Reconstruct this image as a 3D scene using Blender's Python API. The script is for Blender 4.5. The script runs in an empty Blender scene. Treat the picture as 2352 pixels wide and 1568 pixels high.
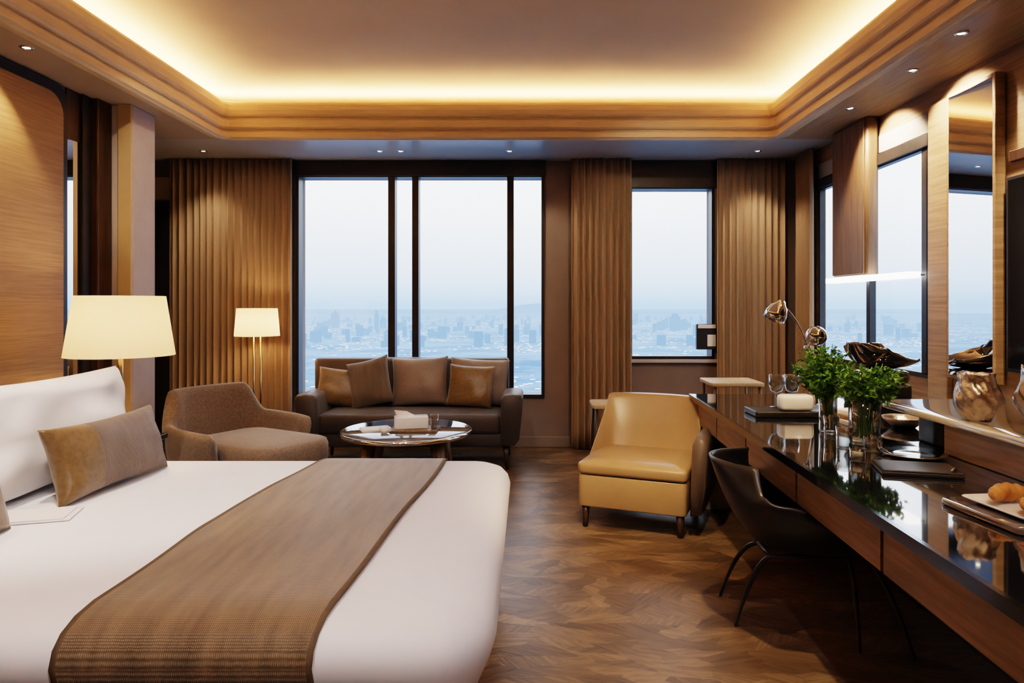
import bpy, bmesh, math, random
from mathutils import Vector, Matrix, noise
random.seed(7)
C = bpy.context.scene.collection
scene = bpy.context.scene

# ------------------------------------------------------------------ materials
def newmat(name):
    m = bpy.data.materials.new(name); m.use_nodes = True
    nt = m.node_tree; b = nt.nodes['Principled BSDF']
    return m, nt, b

def mat(name, c1, c2=None, rough=0.5, metal=0.0, scale=20, stretch=(1,1,1), bump=0.0, bscale=None,
        emit=None, es=0, trans=0, ior=1.45, coat=0, sheen=0, spec=0.5, dist=0.0, detail=4):
    m, nt, b = newmat(name)
    N, L = nt.nodes, nt.links
    b.inputs['Base Color'].default_value = (*c1, 1)
    b.inputs['Roughness'].default_value = rough
    b.inputs['Metallic'].default_value = metal
    b.inputs['IOR'].default_value = ior
    b.inputs['Transmission Weight'].default_value = trans
    b.inputs['Coat Weight'].default_value = coat
    b.inputs['Coat Roughness'].default_value = 0.05
    b.inputs['Sheen Weight'].default_value = sheen
    b.inputs['Specular IOR Level'].default_value = spec
    if emit:
        b.inputs['Emission Color'].default_value = (*emit, 1)
        b.inputs['Emission Strength'].default_value = es
    if c2 or bump:
        tc = N.new('ShaderNodeTexCoord'); mp = N.new('ShaderNodeMapping')
        mp.inputs['Scale'].default_value = stretch
        L.new(tc.outputs['Object'], mp.inputs['Vector'])
        nz = N.new('ShaderNodeTexNoise'); nz.inputs['Scale'].default_value = scale
        nz.inputs['Detail'].default_value = detail; nz.inputs['Distortion'].default_value = dist
        L.new(mp.outputs[0], nz.inputs['Vector'])
        if c2:
            cr = N.new('ShaderNodeValToRGB')
            cr.color_ramp.elements[0].position = 0.32; cr.color_ramp.elements[0].color = (*c1, 1)
            cr.color_ramp.elements[1].position = 0.68; cr.color_ramp.elements[1].color = (*c2, 1)
            L.new(nz.outputs['Fac'], cr.inputs['Fac']); L.new(cr.outputs[0], b.inputs['Base Color'])
        if bump:
            n2 = nz
            if bscale:
                n2 = N.new('ShaderNodeTexNoise'); n2.inputs['Scale'].default_value = bscale
                n2.inputs['Detail'].default_value = 3
                L.new(tc.outputs['Object'], n2.inputs['Vector'])
            bp = N.new('ShaderNodeBump'); bp.inputs['Strength'].default_value = bump
            bp.inputs['Distance'].default_value = 0.01
            L.new(n2.outputs['Fac'], bp.inputs['Height']); L.new(bp.outputs[0], b.inputs['Normal'])
    return m

def weave(name, c1, c2, scale=60, rough=0.9, bump=0.5, dirs='X', amt=.55):
    m, nt, b = newmat(name); N, L = nt.nodes, nt.links
    tc = N.new('ShaderNodeTexCoord')
    w1 = N.new('ShaderNodeTexWave'); w1.bands_direction = 'Y' if dirs != 'Z' else 'Z'
    w2 = N.new('ShaderNodeTexWave'); w2.bands_direction = 'X'
    for w in (w1, w2):
        w.inputs['Scale'].default_value = scale; w.inputs['Distortion'].default_value = 1.2
        w.inputs['Detail'].default_value = 1
        L.new(tc.outputs['Object'], w.inputs['Vector'])
    mx = N.new('ShaderNodeMath'); mx.operation = 'MULTIPLY'
    L.new(w1.outputs['Fac'], mx.inputs[0]); L.new(w2.outputs['Fac'], mx.inputs[1])
    mp = N.new('ShaderNodeMapping'); mp.inputs['Scale'].default_value = (6, .8, 1); L.new(tc.outputs['Object'], mp.inputs['Vector'])
    nz = N.new('ShaderNodeTexNoise'); nz.inputs['Scale'].default_value = 4
    L.new(mp.outputs[0], nz.inputs['Vector'])
    ad = N.new('ShaderNodeMath'); ad.operation = 'MULTIPLY_ADD'; ad.inputs[1].default_value = amt
    L.new(mx.outputs[0], ad.inputs[0])
    sc = N.new('ShaderNodeMath'); sc.operation = 'MULTIPLY'; sc.inputs[1].default_value = 0.6
    L.new(nz.outputs['Fac'], sc.inputs[0]); L.new(sc.outputs[0], ad.inputs[2])
    cr = N.new('ShaderNodeValToRGB')
    cr.color_ramp.elements[0].position = 0.15; cr.color_ramp.elements[0].color = (*c1, 1)
    cr.color_ramp.elements[1].position = 0.75; cr.color_ramp.elements[1].color = (*c2, 1)
    L.new(ad.outputs[0], cr.inputs['Fac']); L.new(cr.outputs[0], b.inputs['Base Color'])
    bp = N.new('ShaderNodeBump'); bp.inputs['Strength'].default_value = bump; bp.inputs['Distance'].default_value = 0.004
    L.new(mx.outputs[0], bp.inputs['Height']); L.new(bp.outputs[0], b.inputs['Normal'])
    b.inputs['Roughness'].default_value = rough; b.inputs['Sheen Weight'].default_value = 0.25
    return m

M = {}
M['ceil'] = mat('ceiling_plaster', (0.64, 0.475, 0.325), (0.68, 0.51, 0.35), rough=0.9, scale=3)
M['soffit'] = mat('soffit_paint', (0.34, 0.335, 0.34), (0.38, 0.37, 0.37), rough=0.3, scale=4)
M['soffitL'] = mat('soffit_warm', (0.32, 0.26, 0.205), (0.36, 0.29, 0.23), rough=0.4, scale=4)
M['woodtrim'] = mat('trim_wood', (0.50, 0.385, 0.25), (0.57, 0.45, 0.30), rough=0.42, scale=5, stretch=(1, 1, 14), bump=0.03)
M['woodwall'] = mat('wall_wood', (0.21, 0.14, 0.08), (0.34, 0.235, 0.145), rough=0.42, scale=3.0, stretch=(1, .8, 16), bump=0.08, dist=0.6)
M['woodsof'] = mat('soffit_wood', (0.27, 0.185, 0.115), (0.38, 0.27, 0.175), rough=0.38, scale=4, stretch=(16, 0.8, 1), dist=0.5)
M['gold'] = mat('gold_wood_panel', (0.21, 0.13, 0.058), (0.30, 0.19, 0.092), rough=0.5, scale=4, stretch=(1, 1.0, 30), bump=0.1, dist=0.3)
M['darkwood'] = mat('dark_wood', (0.030, 0.017, 0.010), (0.06, 0.032, 0.018), rough=0.3, scale=5, stretch=(10, 10, 1), bump=0.03)
M['midwood'] = mat('walnut', (0.12, 0.075, 0.042), (0.19, 0.12, 0.07), rough=0.4, scale=4, stretch=(8, 8, 1), bump=0.05)
M['deskwood'] = mat('desk_wood', (0.17, 0.11, 0.063), (0.27, 0.18, 0.105), rough=0.4, scale=5, stretch=(8, .8, 12), bump=0.05)
M['palewood'] = mat('pale_wood', (0.44, 0.33, 0.21), (0.54, 0.42, 0.28), rough=0.4, scale=5, stretch=(8, 1, 8))
M['wallback'] = mat('wall_taupe', (0.19, 0.15, 0.13), (0.21, 0.165, 0.145), rough=0.8, scale=5)
M['column'] = mat('column_grey', (0.38, 0.34, 0.35), (0.42, 0.38, 0.38), rough=0.7, scale=5)
M['tan'] = mat('tan_panel', (0.40, 0.30, 0.18), (0.44, 0.33, 0.2), rough=0.6, scale=5)
M['frame'] = mat('window_frame_black', (0.018, 0.016, 0.017), (0.026, 0.023, 0.022), rough=0.35, scale=12)
M['black'] = mat('black_gloss', (0.006, 0.006, 0.008), (0.010, 0.010, 0.012), rough=0.03, scale=6, coat=1, spec=1.0, ior=1.9)
M['blackmat'] = mat('black_satin', (0.013, 0.012, 0.012), (0.021, 0.019, 0.019), rough=0.34, scale=12)
M['edge'] = mat('desk_edge_highlight', (0.18, 0.21, 0.27), rough=0.12, metal=1)  # blue tint carries the window's highlight along the desk edge
M['curtain'] = mat('curtain_fabric', (0.31, 0.225, 0.15), (0.335, 0.245, 0.165), rough=1.0, scale=120, bump=0.08, spec=.05)
M['sheet'] = mat('white_linen', (0.87, 0.85, 0.87), (0.89, 0.87, 0.89), rough=0.7, scale=3, bump=0.3, bscale=2.0, sheen=0.2)
M['pillow'] = mat('white_pillow', (0.89, 0.87, 0.86), (0.91, 0.89, 0.88), rough=0.75, scale=4, bump=0.3, bscale=3.5, sheen=0.2)
M['runner'] = weave('runner_weave', (0.075, 0.048, 0.025), (0.29, 0.20, 0.115), scale=60, bump=0.6, rough=.48)
M['runneredge'] = mat('runner_hem', (0.10, 0.07, 0.042), (0.12, 0.085, 0.052), rough=0.8, scale=40)
M['cushweave'] = weave('cushion_weave', (0.070, 0.048, 0.033), (0.18, 0.13, 0.095), scale=48, dirs='Z', amt=.6, bump=.8, rough=.55)
M['cushgold'] = mat('cushion_gold', (0.115, 0.072, 0.030), (0.155, 0.098, 0.042), rough=0.36, scale=50, bump=0.1, sheen=0.3)
M['cushbrown'] = mat('cushion_brown', (0.16, 0.125, 0.105), (0.19, 0.15, 0.128), rough=0.42, scale=80, bump=0.15, sheen=.3)
M['cushtan'] = mat('cushion_tan', (0.25, 0.165, 0.10), (0.31, 0.21, 0.13), rough=0.8, scale=80, bump=0.15)
M['sofa'] = mat('sofa_fabric', (0.034, 0.027, 0.027), (0.046, 0.037, 0.036), rough=0.45, scale=60, bump=0.1, sheen=0.2)
M['sofaback'] = mat('sofa_back_fabric', (0.066, 0.046, 0.036), (0.082, 0.057, 0.045), rough=0.5, scale=60, bump=0.1)
M['tub'] = mat('tub_fabric', (0.105, 0.077, 0.058), (0.155, 0.115, 0.088), rough=0.8, scale=70, bump=0.25, sheen=0.3)
M['beige'] = mat('beige_leather', (0.28, 0.178, 0.088), (0.32, 0.207, 0.104), rough=0.30, scale=5, bump=0.08, bscale=90)
M['beigedk'] = mat('brown_leather', (0.085, 0.058, 0.043), (0.11, 0.075, 0.055), rough=0.42, scale=5, bump=0.1, bscale=90)
M['chrome'] = mat('chrome', (0.90, 0.89, 0.88), rough=0.08, metal=1)
M['silver'] = mat('hammered_silver', (0.42, 0.38, 0.34), (0.66, 0.61, 0.56), rough=0.3, metal=1, scale=30, bump=0.8)
M['brass'] = mat('brass', (0.70, 0.48, 0.24), rough=0.2, metal=1)
M['mirror'] = mat('mirror', (0.90, 0.90, 0.90), rough=0.01, metal=1)
M['white'] = mat('white_ceramic', (0.75, 0.71, 0.69), rough=0.25)
M['paper'] = mat('paper_white', (0.8, 0.76, 0.75), rough=0.8)
M['slab'] = mat('shelf_slab', (0.42, 0.35, 0.28), (0.48, 0.40, 0.32), rough=0.10, scale=6, coat=1)
M['stone'] = mat('table_stone', (0.10, 0.09, 0.09), (0.16, 0.14, 0.13), rough=0.06, scale=6, coat=1)
M['leaf'] = mat('leaf_green', (0.022, 0.085, 0.010), (0.11, 0.235, 0.028), rough=0.45, scale=15)
M['stem'] = mat('stem_green', (0.08, 0.20, 0.03), (0.16, 0.28, 0.06), rough=0.5, scale=15)
M['bread'] = mat('croissant_crust', (0.34, 0.13, 0.03), (0.56, 0.29, 0.09), rough=0.5, scale=14, stretch=(4, 1, 1), bump=0.4)
M['lens'] = mat('downlight_lens', (1, .9, .7), rough=0.5, emit=(1, .78, .5), es=14)
M['bar'] = mat('reflected_strip_glow', (1, .97, .94), rough=0.5, emit=(1, .96, .92), es=4)  # glows in place of a lampshade edge reflected in the mirror
M['screen'] = mat('tv_screen', (0.008, 0.007, 0.007), rough=0.12)

def shademat():
    m = bpy.data.materials.new('lamp_shade_fabric'); m.use_nodes = True; nt = m.node_tree; N, L = nt.nodes, nt.links; N.clear()
    o = N.new('ShaderNodeOutputMaterial'); d = N.new('ShaderNodeBsdfDiffuse'); t = N.new('ShaderNodeBsdfTranslucent'); mx = N.new('ShaderNodeMixShader')
    e = N.new('ShaderNodeEmission'); ad = N.new('ShaderNodeAddShader')
    tc = N.new('ShaderNodeTexCoord'); nz = N.new('ShaderNodeTexNoise'); nz.inputs['Scale'].default_value = 90; L.new(tc.outputs['Object'], nz.inputs['Vector'])
    cr = N.new('ShaderNodeValToRGB'); cr.color_ramp.elements[0].color = (.80, .62, .40, 1); cr.color_ramp.elements[1].color = (.88, .71, .48, 1)
    L.new(nz.outputs['Fac'], cr.inputs['Fac']); L.new(cr.outputs[0], d.inputs['Color']); L.new(cr.outputs[0], t.inputs['Color'])
    e.inputs['Color'].default_value = (1, .62, .28, 1); e.inputs['Strength'].default_value = .35
    mx.inputs[0].default_value = .32
    L.new(d.outputs[0], mx.inputs[1]); L.new(t.outputs[0], mx.inputs[2]); L.new(mx.outputs[0], ad.inputs[0]); L.new(e.outputs[0], ad.inputs[1]); L.new(ad.outputs[0], o.inputs[0])
    return m
M['shade'] = shademat()

def floormat():
    m, nt, b = newmat('floor_parquet'); N, L = nt.nodes, nt.links
    tc = N.new('ShaderNodeTexCoord')
    dn = N.new('ShaderNodeTexNoise'); dn.inputs['Scale'].default_value = 1.6; dn.inputs['Detail'].default_value = 0
    L.new(tc.outputs['Object'], dn.inputs['Vector'])
    vm = N.new('ShaderNodeVectorMath'); vm.operation = 'MULTIPLY_ADD'
    vm.inputs[1].default_value = (.3, .3, 0); L.new(dn.outputs['Color'], vm.inputs[0]); L.new(tc.outputs['Object'], vm.inputs[2])
    mp = N.new('ShaderNodeMapping'); mp.inputs['Scale'].default_value = (4.4, 10.5, 1); mp.inputs['Rotation'].default_value = (0, 0, .3)
    L.new(vm.outputs[0], mp.inputs['Vector'])
    vo = N.new('ShaderNodeTexVoronoi'); vo.voronoi_dimensions = '2D'; vo.inputs['Scale'].default_value = 1.2; vo.distance = 'MANHATTAN'
    L.new(mp.outputs[0], vo.inputs['Vector'])
    sp = N.new('ShaderNodeSeparateColor'); L.new(vo.outputs['Color'], sp.inputs[0])
    an = N.new('ShaderNodeMath'); an.operation = 'MULTIPLY_ADD'; an.inputs[1].default_value = 2.0; an.inputs[2].default_value = -1.0
    L.new(sp.outputs[0], an.inputs[0])
    vr = N.new('ShaderNodeVectorRotate'); vr.rotation_type = 'Z_AXIS'
    L.new(tc.outputs['Object'], vr.inputs['Vector']); L.new(an.outputs[0], vr.inputs['Angle'])
    m2 = N.new('ShaderNodeMapping'); m2.inputs['Scale'].default_value = (2.5, 20, 1); L.new(vr.outputs[0], m2.inputs['Vector'])
    nz = N.new('ShaderNodeTexNoise'); nz.inputs['Scale'].default_value = 2.4; nz.inputs['Detail'].default_value = 6
    nz.inputs['Distortion'].default_value = .9
    L.new(m2.outputs[0], nz.inputs['Vector'])
    a = N.new('ShaderNodeMath'); a.operation = 'MULTIPLY_ADD'; a.inputs[1].default_value = .32
    L.new(sp.outputs[1], a.inputs[0])
    n9 = N.new('ShaderNodeMath'); n9.operation = 'MULTIPLY'; n9.inputs[1].default_value = .66
    L.new(nz.outputs['Fac'], n9.inputs[0]); L.new(n9.outputs[0], a.inputs[2])
    cr = N.new('ShaderNodeValToRGB'); e = cr.color_ramp.elements
    e[0].position = .22; e[0].color = (.045, .027, .015, 1); e[1].position = .82; e[1].color = (.25, .165, .092, 1)
    k = e.new(.50); k.color = (.110, .068, .037, 1)
    L.new(a.outputs[0], cr.inputs['Fac'])
    L.new(cr.outputs[0], b.inputs['Base Color'])
    b.inputs['Roughness'].default_value = .36
    bp = N.new('ShaderNodeBump'); bp.inputs['Strength'].default_value = .35; bp.inputs['Distance'].default_value = .01
    L.new(a.outputs[0], bp.inputs['Height']); L.new(bp.outputs[0], b.inputs['Normal'])
    return m
M['floor'] = floormat()

def clearmat(name, tint, fac, fres=False):
    m = bpy.data.materials.new(name); m.use_nodes = True; nt = m.node_tree
    nt.nodes.clear(); o = nt.nodes.new('ShaderNodeOutputMaterial'); mx = nt.nodes.new('ShaderNodeMixShader')
    t = nt.nodes.new('ShaderNodeBsdfTransparent'); g = nt.nodes.new('ShaderNodeBsdfGlossy'); g.inputs['Roughness'].default_value = .02
    t.inputs['Color'].default_value = (*tint, 1)
    mx.inputs[0].default_value = fac
    if fres:
        lw = nt.nodes.new('ShaderNodeLayerWeight'); lw.inputs['Blend'].default_value = fac
        nt.links.new(lw.outputs['Facing'], mx.inputs[0])
    nt.links.new(t.outputs[0], mx.inputs[1]); nt.links.new(g.outputs[0], mx.inputs[2]); nt.links.new(mx.outputs[0], o.inputs[0])
    return m
M['pane'] = clearmat('window_glass', (.97, .98, 1), .03)
M['glass'] = clearmat('clear_glass', (.90, .92, .92), .42, True)

# ------------------------------------------------------------------ mesh helpers
def mk(name, verts, faces, m, parent=None, smooth=False, loc=(0, 0, 0), rot=(0, 0, 0), solid=0, sub=0, bevel=0):
    me = bpy.data.meshes.new(name); me.from_pydata([tuple(v) for v in verts], [], faces); me.update()
    bm = bmesh.new(); bm.from_mesh(me); bmesh.ops.recalc_face_normals(bm, faces=bm.faces); bm.to_mesh(me); bm.free()
    return fin(name, me, m, parent, smooth, loc, rot, solid, sub, bevel)

def fin(name, me, m, parent=None, smooth=False, loc=(0, 0, 0), rot=(0, 0, 0), solid=0, sub=0, bevel=0):
    o = bpy.data.objects.new(name, me); C.objects.link(o)
    if m: me.materials.append(m)
    if smooth:
        for p in me.polygons: p.use_smooth = True
    o.location = loc; o.rotation_euler = rot
    if parent: o.parent = parent
    if solid:
        s = o.modifiers.new('s', 'SOLIDIFY'); s.thickness = solid; s.offset = 0
    if sub:
        s = o.modifiers.new('u', 'SUBSURF'); s.levels = sub; s.render_levels = sub
    return o

def boxes(name, lst, m, bev=0.0, seg=2, parent=None, loc=(0, 0, 0), rot=(0, 0, 0), smooth=False):
    bm = bmesh.new()
    for lo, hi in lst:
        r = bmesh.ops.create_cube(bm, size=1)
        vs = r['verts']
        for v in vs:
            v.co = Vector([(lo[i] + hi[i]) / 2 + v.co[i] * (hi[i] - lo[i]) for i in range(3)])
        if bev:
            es = list({e for v in vs for e in v.link_edges})
            bmesh.ops.bevel(bm, geom=es, offset=bev, segments=seg, affect='EDGES', profile=.5)
    me = bpy.data.meshes.new(name); bm.to_mesh(me); bm.free()
    o = fin(name, me, m, parent, smooth or bev > 0.015, loc, rot)
    return o

def box(name, lo, hi, m, bev=0.004, seg=2, **k): return boxes(name, [(lo, hi)], m, bev, seg, **k)

def lathe(name, prof, m, seg=36, **k):
    vs, fs = [], []
    for r, z in prof:
        for i in range(seg):
            a = 2 * math.pi * i / seg; vs.append((r * math.cos(a), r * math.sin(a), z))
    for j in range(len(prof) - 1):
        for i in range(seg):
            n = (i + 1) % seg
            fs.append((j * seg + i, j * seg + n, (j + 1) * seg + n, (j + 1) * seg + i))
    if prof[0][0] > 0 and k.pop('cap0', True): fs.append(tuple(range(seg))[::-1])
    if k.pop('cap1', True): fs.append(tuple(range((len(prof) - 1) * seg, len(prof) * seg)))
    k.setdefault('smooth', True)
    return mk(name, vs, fs, m, **k)

def tube(name, pts, rad, m, seg=8, **k):
    pts = [Vector(p) for p in pts]; n = len(pts)
    rads = rad if isinstance(rad, (list, tuple)) else [rad] * n
    vs, fs = [], []; up = None
    for i, p in enumerate(pts):
        t = (pts[min(i + 1, n - 1)] - pts[max(i - 1, 0)]).normalized()
        if up is None:
            up = Vector((0, 0, 1)) if abs(t.z) < .9 else Vector((1, 0, 0))
        s = t.cross(up).normalized(); up = s.cross(t).normalized()
        for j in range(seg):
            a = 2 * math.pi * j / seg; vs.append(p + (s * math.cos(a) + up * math.sin(a)) * rads[i])
    for i in range(n - 1):
        for j in range(seg):
            q = (j + 1) % seg; fs.append((i * seg + j, i * seg + q, (i + 1) * seg + q, (i + 1) * seg + j))
    fs.append(tuple(range(seg))[::-1]); fs.append(tuple(range((n - 1) * seg, n * seg)))
    k.setdefault('smooth', True)
    return mk(name, vs, fs, m, **k)

def bez(p0, p1, p2, n=10):
    p0, p1, p2 = map(Vector, (p0, p1, p2))
    return [p0 * (1 - t) ** 2 + p1 * 2 * t * (1 - t) + p2 * t * t for t in [i / n for i in range(n + 1)]]

def pillow(name, w, h, t, m, n=22, crease=0.0, seed=0, ear=.07, **k):
    vs, fs = [], []
    def P(u, v, s):
        eu = (1 - abs(u) ** 2.4); ev = (1 - abs(v) ** 2.4)
        x = u * w / 2 * (1 - ear * (1 - abs(v) ** 2) * abs(u) ** 2)
        z = v * h / 2 * (1 - ear * (1 - abs(u) ** 2) * abs(v) ** 2)
        d = t / 2 * (max(eu, 0) * max(ev, 0)) ** .42
        d += crease * noise.noise(Vector((u * 1.6 + seed, v * 1.6, s * 3 + seed))) * min(1, eu * ev * 3)
        d += crease * .3 * math.sin((u * 9 * s + v * 5) + seed) * min(1, eu * ev * 4) * (abs(u * v)) ** .7
        return (x, s * d, z + h / 2)
    for s in (-1, 1):
        for j in range(n + 1):
            for i in range(n + 1):
                vs.append(P(-1 + 2 * i / n, -1 + 2 * j / n, s))
    o = (n + 1) ** 2
    for j in range(n):
        for i in range(n):
            a = j * (n + 1) + i; q = (a, a + 1, a + n + 2, a + n + 1)
            fs.append(q[::-1]); fs.append(tuple(x + o for x in q))
    me = bpy.data.meshes.new(name); me.from_pydata(vs, [], fs)
    bm = bmesh.new(); bm.from_mesh(me); bmesh.ops.remove_doubles(bm, verts=bm.verts, dist=.0004)
    bmesh.ops.recalc_face_normals(bm, faces=bm.faces); bm.to_mesh(me); bm.free()
    return fin(name, me, m, smooth=True, **k)

def rrect(x0, y0, x1, y1, r, n=6):
    pts = []
    for cx, cy, a0 in ((x1 - r, y1 - r, 0), (x0 + r, y1 - r, 90), (x0 + r, y0 + r, 180), (x1 - r, y0 + r, 270)):
        for i in range(n + 1):
            a = math.radians(a0 + 90 * i / n); pts.append((cx + r * math.cos(a), cy + r * math.sin(a)))
    return pts

def rloft(name, x0, y0, x1, y1, R, prof, m, n=6, fnz=None, **k):
    vs, fs = [], []; cnt = 4 * (n + 1)
    for d, z in prof:
        for p in rrect(x0 + d, y0 + d, x1 - d, y1 - d, max(R - d, .012), n): vs.append((p[0], p[1], z))
    for j in range(len(prof) - 1):
        for i in range(cnt):
            q = (i + 1) % cnt; fs.append((j * cnt + i, j * cnt + q, (j + 1) * cnt + q, (j + 1) * cnt + i))
    fs.append(tuple(range(cnt))[::-1]); fs.append(tuple(range((len(prof) - 1) * cnt, len(prof) * cnt)))
    k.setdefault('smooth', True)
    return mk(name, vs, fs, m, **k)

def soft(name, x0, y0, x1, y1, z0, z1, m, R=.06, e=.03, dome=0.0, **k):
    prof = [(e, z0), (e * .3, z0 + e * .3), (0, z0 + e), (0, z1 - e), (e * .3, z1 - e * .3), (e, z1)]
    if dome: prof += [(e * 3, z1 + dome * .6), (e * 5, z1 + dome)]
    return rloft(name, x0, y0, x1, y1, R, prof, m, **k)

def prism(name, pts, z0, z1, m, **k):
    n = len(pts); vs = [(x, y, z0) for x, y in pts] + [(x, y, z1) for x, y in pts]
    fs = [tuple(range(n))[::-1], tuple(range(n, 2 * n))] + [(i, (i + 1) % n, n + (i + 1) % n, n + i) for i in range(n)]
    return mk(name, vs, fs, m, **k)

def thing(name, label, cat, loc=(0, 0, 0), rot=0, group=None):
    e = bpy.data.objects.new(name, None); C.objects.link(e); e.empty_display_size = .1
    e.location = loc; e.rotation_euler = (0, 0, math.radians(rot))
    e['label'] = label; e['category'] = cat
    if group: e['group'] = group
    return e
def tag(o, label, cat, group=None):
    o['label'] = label; o['category'] = cat
    if group: o['group'] = group
    return o
def struct(o): o['kind'] = 'structure'; return o

# ------------------------------------------------------------------ camera
cam = bpy.data.cameras.new('camera'); co = bpy.data.objects.new('camera', cam); C.objects.link(co)
co.location = (0, 0, 1.35); co.rotation_euler = (math.pi / 2, 0, 0)
cam.lens = 24; cam.sensor_width = 36; cam.shift_x = -34 / 2352; cam.shift_y = -84 / 2352
cam.clip_start = .05; cam.clip_end = 40000
scene.camera = co

S = 2.72; XR = 2.57; XL = -2.91; YB = 6.5; UC = 3.12; WT = .05
# ------------------------------------------------------------------ shell
struct(box('floor', (-4, -2.2, -.1), (XR + WT, 6.7, 0), M['floor'], 0))
struct(box('ceiling', (-4, -2.2, UC), (XR + WT, 6.7, UC + .1), M['ceil'], 0))
w1 = (-2.18, .153, .488, 2.573); w2 = (.987, 1.77, .852, 2.461)
T0, T1 = YB, YB + .22
struct(boxes('wall_back', [((-3.9, T0, 0), (w1[0], T1, UC)), ((w1[0], T0, 0), (w1[1], T1, w1[2])), ((w1[0], T0, w1[3]), (w1[1], T1, UC)),
    ((w1[1], T0, 0), (w2[0], T1, UC)), ((w2[0], T0, 0), (w2[1], T1, w2[2])), ((w2[0], T0, w2[3]), (w2[1], T1, UC)), ((w2[1], T0, 0), (XR + WT, T1, UC))], M['wallback']))
r = (4.36, 5.98, .9, 2.36)
struct(boxes('wall_right', [((XR, -2.2, 0), (XR + WT, r[0], UC)), ((XR, r[1], 0), (XR + WT, 6.7, UC)), ((XR, r[0], 0), (XR + WT, r[1], r[2])), ((XR, r[0], r[3]), (XR + WT, r[1], UC))], M['woodwall']))
struct(boxes('wall_left', [((XL - .2, -2.2, 0), (XL, 4.95, UC)), ((-3.9, 4.75, 0), (XL, 4.95, UC)), ((-3.9, 4.95, 0), (-3.7, 6.7, UC))], M['wallback']))
struct(box('wall_front', (-4, -2.3, 0), (XR + WT, -2.1, UC), M['wallback'], 0))
ox0, ox1, oy0, oy1 = -2.46, 2.0, -1.2, 5.57
E = .40
struct(boxes('trim_1', [((-3.9, oy1 + .07, S), (XR + .04, 6.6, S + .06))], M['soffit']))
struct(boxes('trim_2', [((ox1 + .07, -2.2, S), (XR + .04, oy1 + .07, S + .06))], M['woodsof']))
struct(boxes('trim_3', [((XL - .02, -2.2, S), (ox0 - .07, oy1 + .07, S + .06)), ((ox0 - .07, -2.2, S), (ox1 + .07, oy0 - .07, S + .06)), ((-3.9, 4.9, S), (XL - .02, oy1 + .07, S + .06))], M['soffitL']))
def rsweep(name, prof, m, R=.05, n=5):
    vs, fs = [], []; cnt = 4 * (n + 1)
    for o, z in prof:
        for p in rrect(ox0 - o, oy0 - o, ox1 + o, oy1 + o, R + max(o, -.02), n): vs.append((p[0], p[1], z))
    for j in range(len(prof) - 1):
        for i in range(cnt):
            q = (i + 1) % cnt; fs.append((j * cnt + i, j * cnt + q, (j + 1) * cnt + q, (j + 1) * cnt + i))
    return struct(mk(name, vs, fs, m))
rsweep('trim_4', [(.13, S + .001), (.08, S - .010), (.06, S - .010), (.05, S), (.035, S + .008), (.035, S + .05), (.045, S + .056), (.045, S + .066), (.028, S + .074), (.02, S + .086),
                  (.016, S + .14), (.026, S + .148), (.026, S + .16), (.006, S + .17), (0, S + .185), (-.006, S + .22), (-.006, S + .262), (0, S + .28), (.035, S + .28), (.035, S + .20)], M['woodtrim'])
rsweep('trim_5', [(.035, S + .18), (E, S + .18), (E, UC)], M['ceil'])

def yzprism(name, pts, x0, x1, m):
    n = len(pts); vs = [(x0, y, z) for y, z in pts] + [(x1, y, z) for y, z in pts]
    fs = [tuple(range(n))[::-1], tuple(range(n, 2 * n))] + [(i, (i + 1) % n, n + (i + 1) % n, n + i) for i in range(n)]
    return struct(mk(name, vs, fs, m))
def archpts(y1, z1, R):
    return [(.5, 0), (y1, 0)] + [(y1 - R + R * math.cos(a), z1 - R + R * math.sin(a)) for a in [math.pi / 2 * i / 10 for i in range(11)]] + [(.5, z1)]
yzprism('trim_6', archpts(4.20, S - .085, .13), XL, XL + .06, M['gold'])
yzprism('trim_7', archpts(4.28, S - .02, .08), XL - .001, XL + .03, M['blackmat'])
struct(boxes('trim_8', [((XL, 4.43, 0), (XL + .03, 4.52, S))], M['blackmat'], .004))
struct(boxes('trim_9', [((XL, 4.52, 0), (XL + .07, 4.68, S))], M['darkwood'], .01))
struct(boxes('trim_10', [((XL, 4.30, 2.4), (XL + .012, 4.43, S)), ((XL, 4.30, 0), (XL + .012, 4.43, .9))], M['darkwood'], .002))
mr = thing('wall_mirror', 'tall narrow wall mirror between dark wood panels', 'mirror', (XL + .003, 4.36, .9))
box('mirror_glass', (0, -.06, 0), (.008, .06, 1.5), M['mirror'], .001, parent=mr)
struct(box('trim_11', (XL, 4.68, 0), (-2.70, 4.96, S), M['column'], .006))
struct(box('trim_12', (XL + .12, 4.655, 0), (-2.702, 4.682, S), M['tan'], .003))
struct(boxes('baseboard_back', [((-3.7, YB - .02, 0), (XR, YB, .10))], M['wallback'], .004))
struct(box('trim_17', (-3.60, YB - .03, 2.35), (-3.34, YB, 2.56), M['tan'], .004))
struct(box('trim_18', (-3.60, YB - .03, .1), (-3.34, YB, 2.33), M['frame'], .004))

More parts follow.
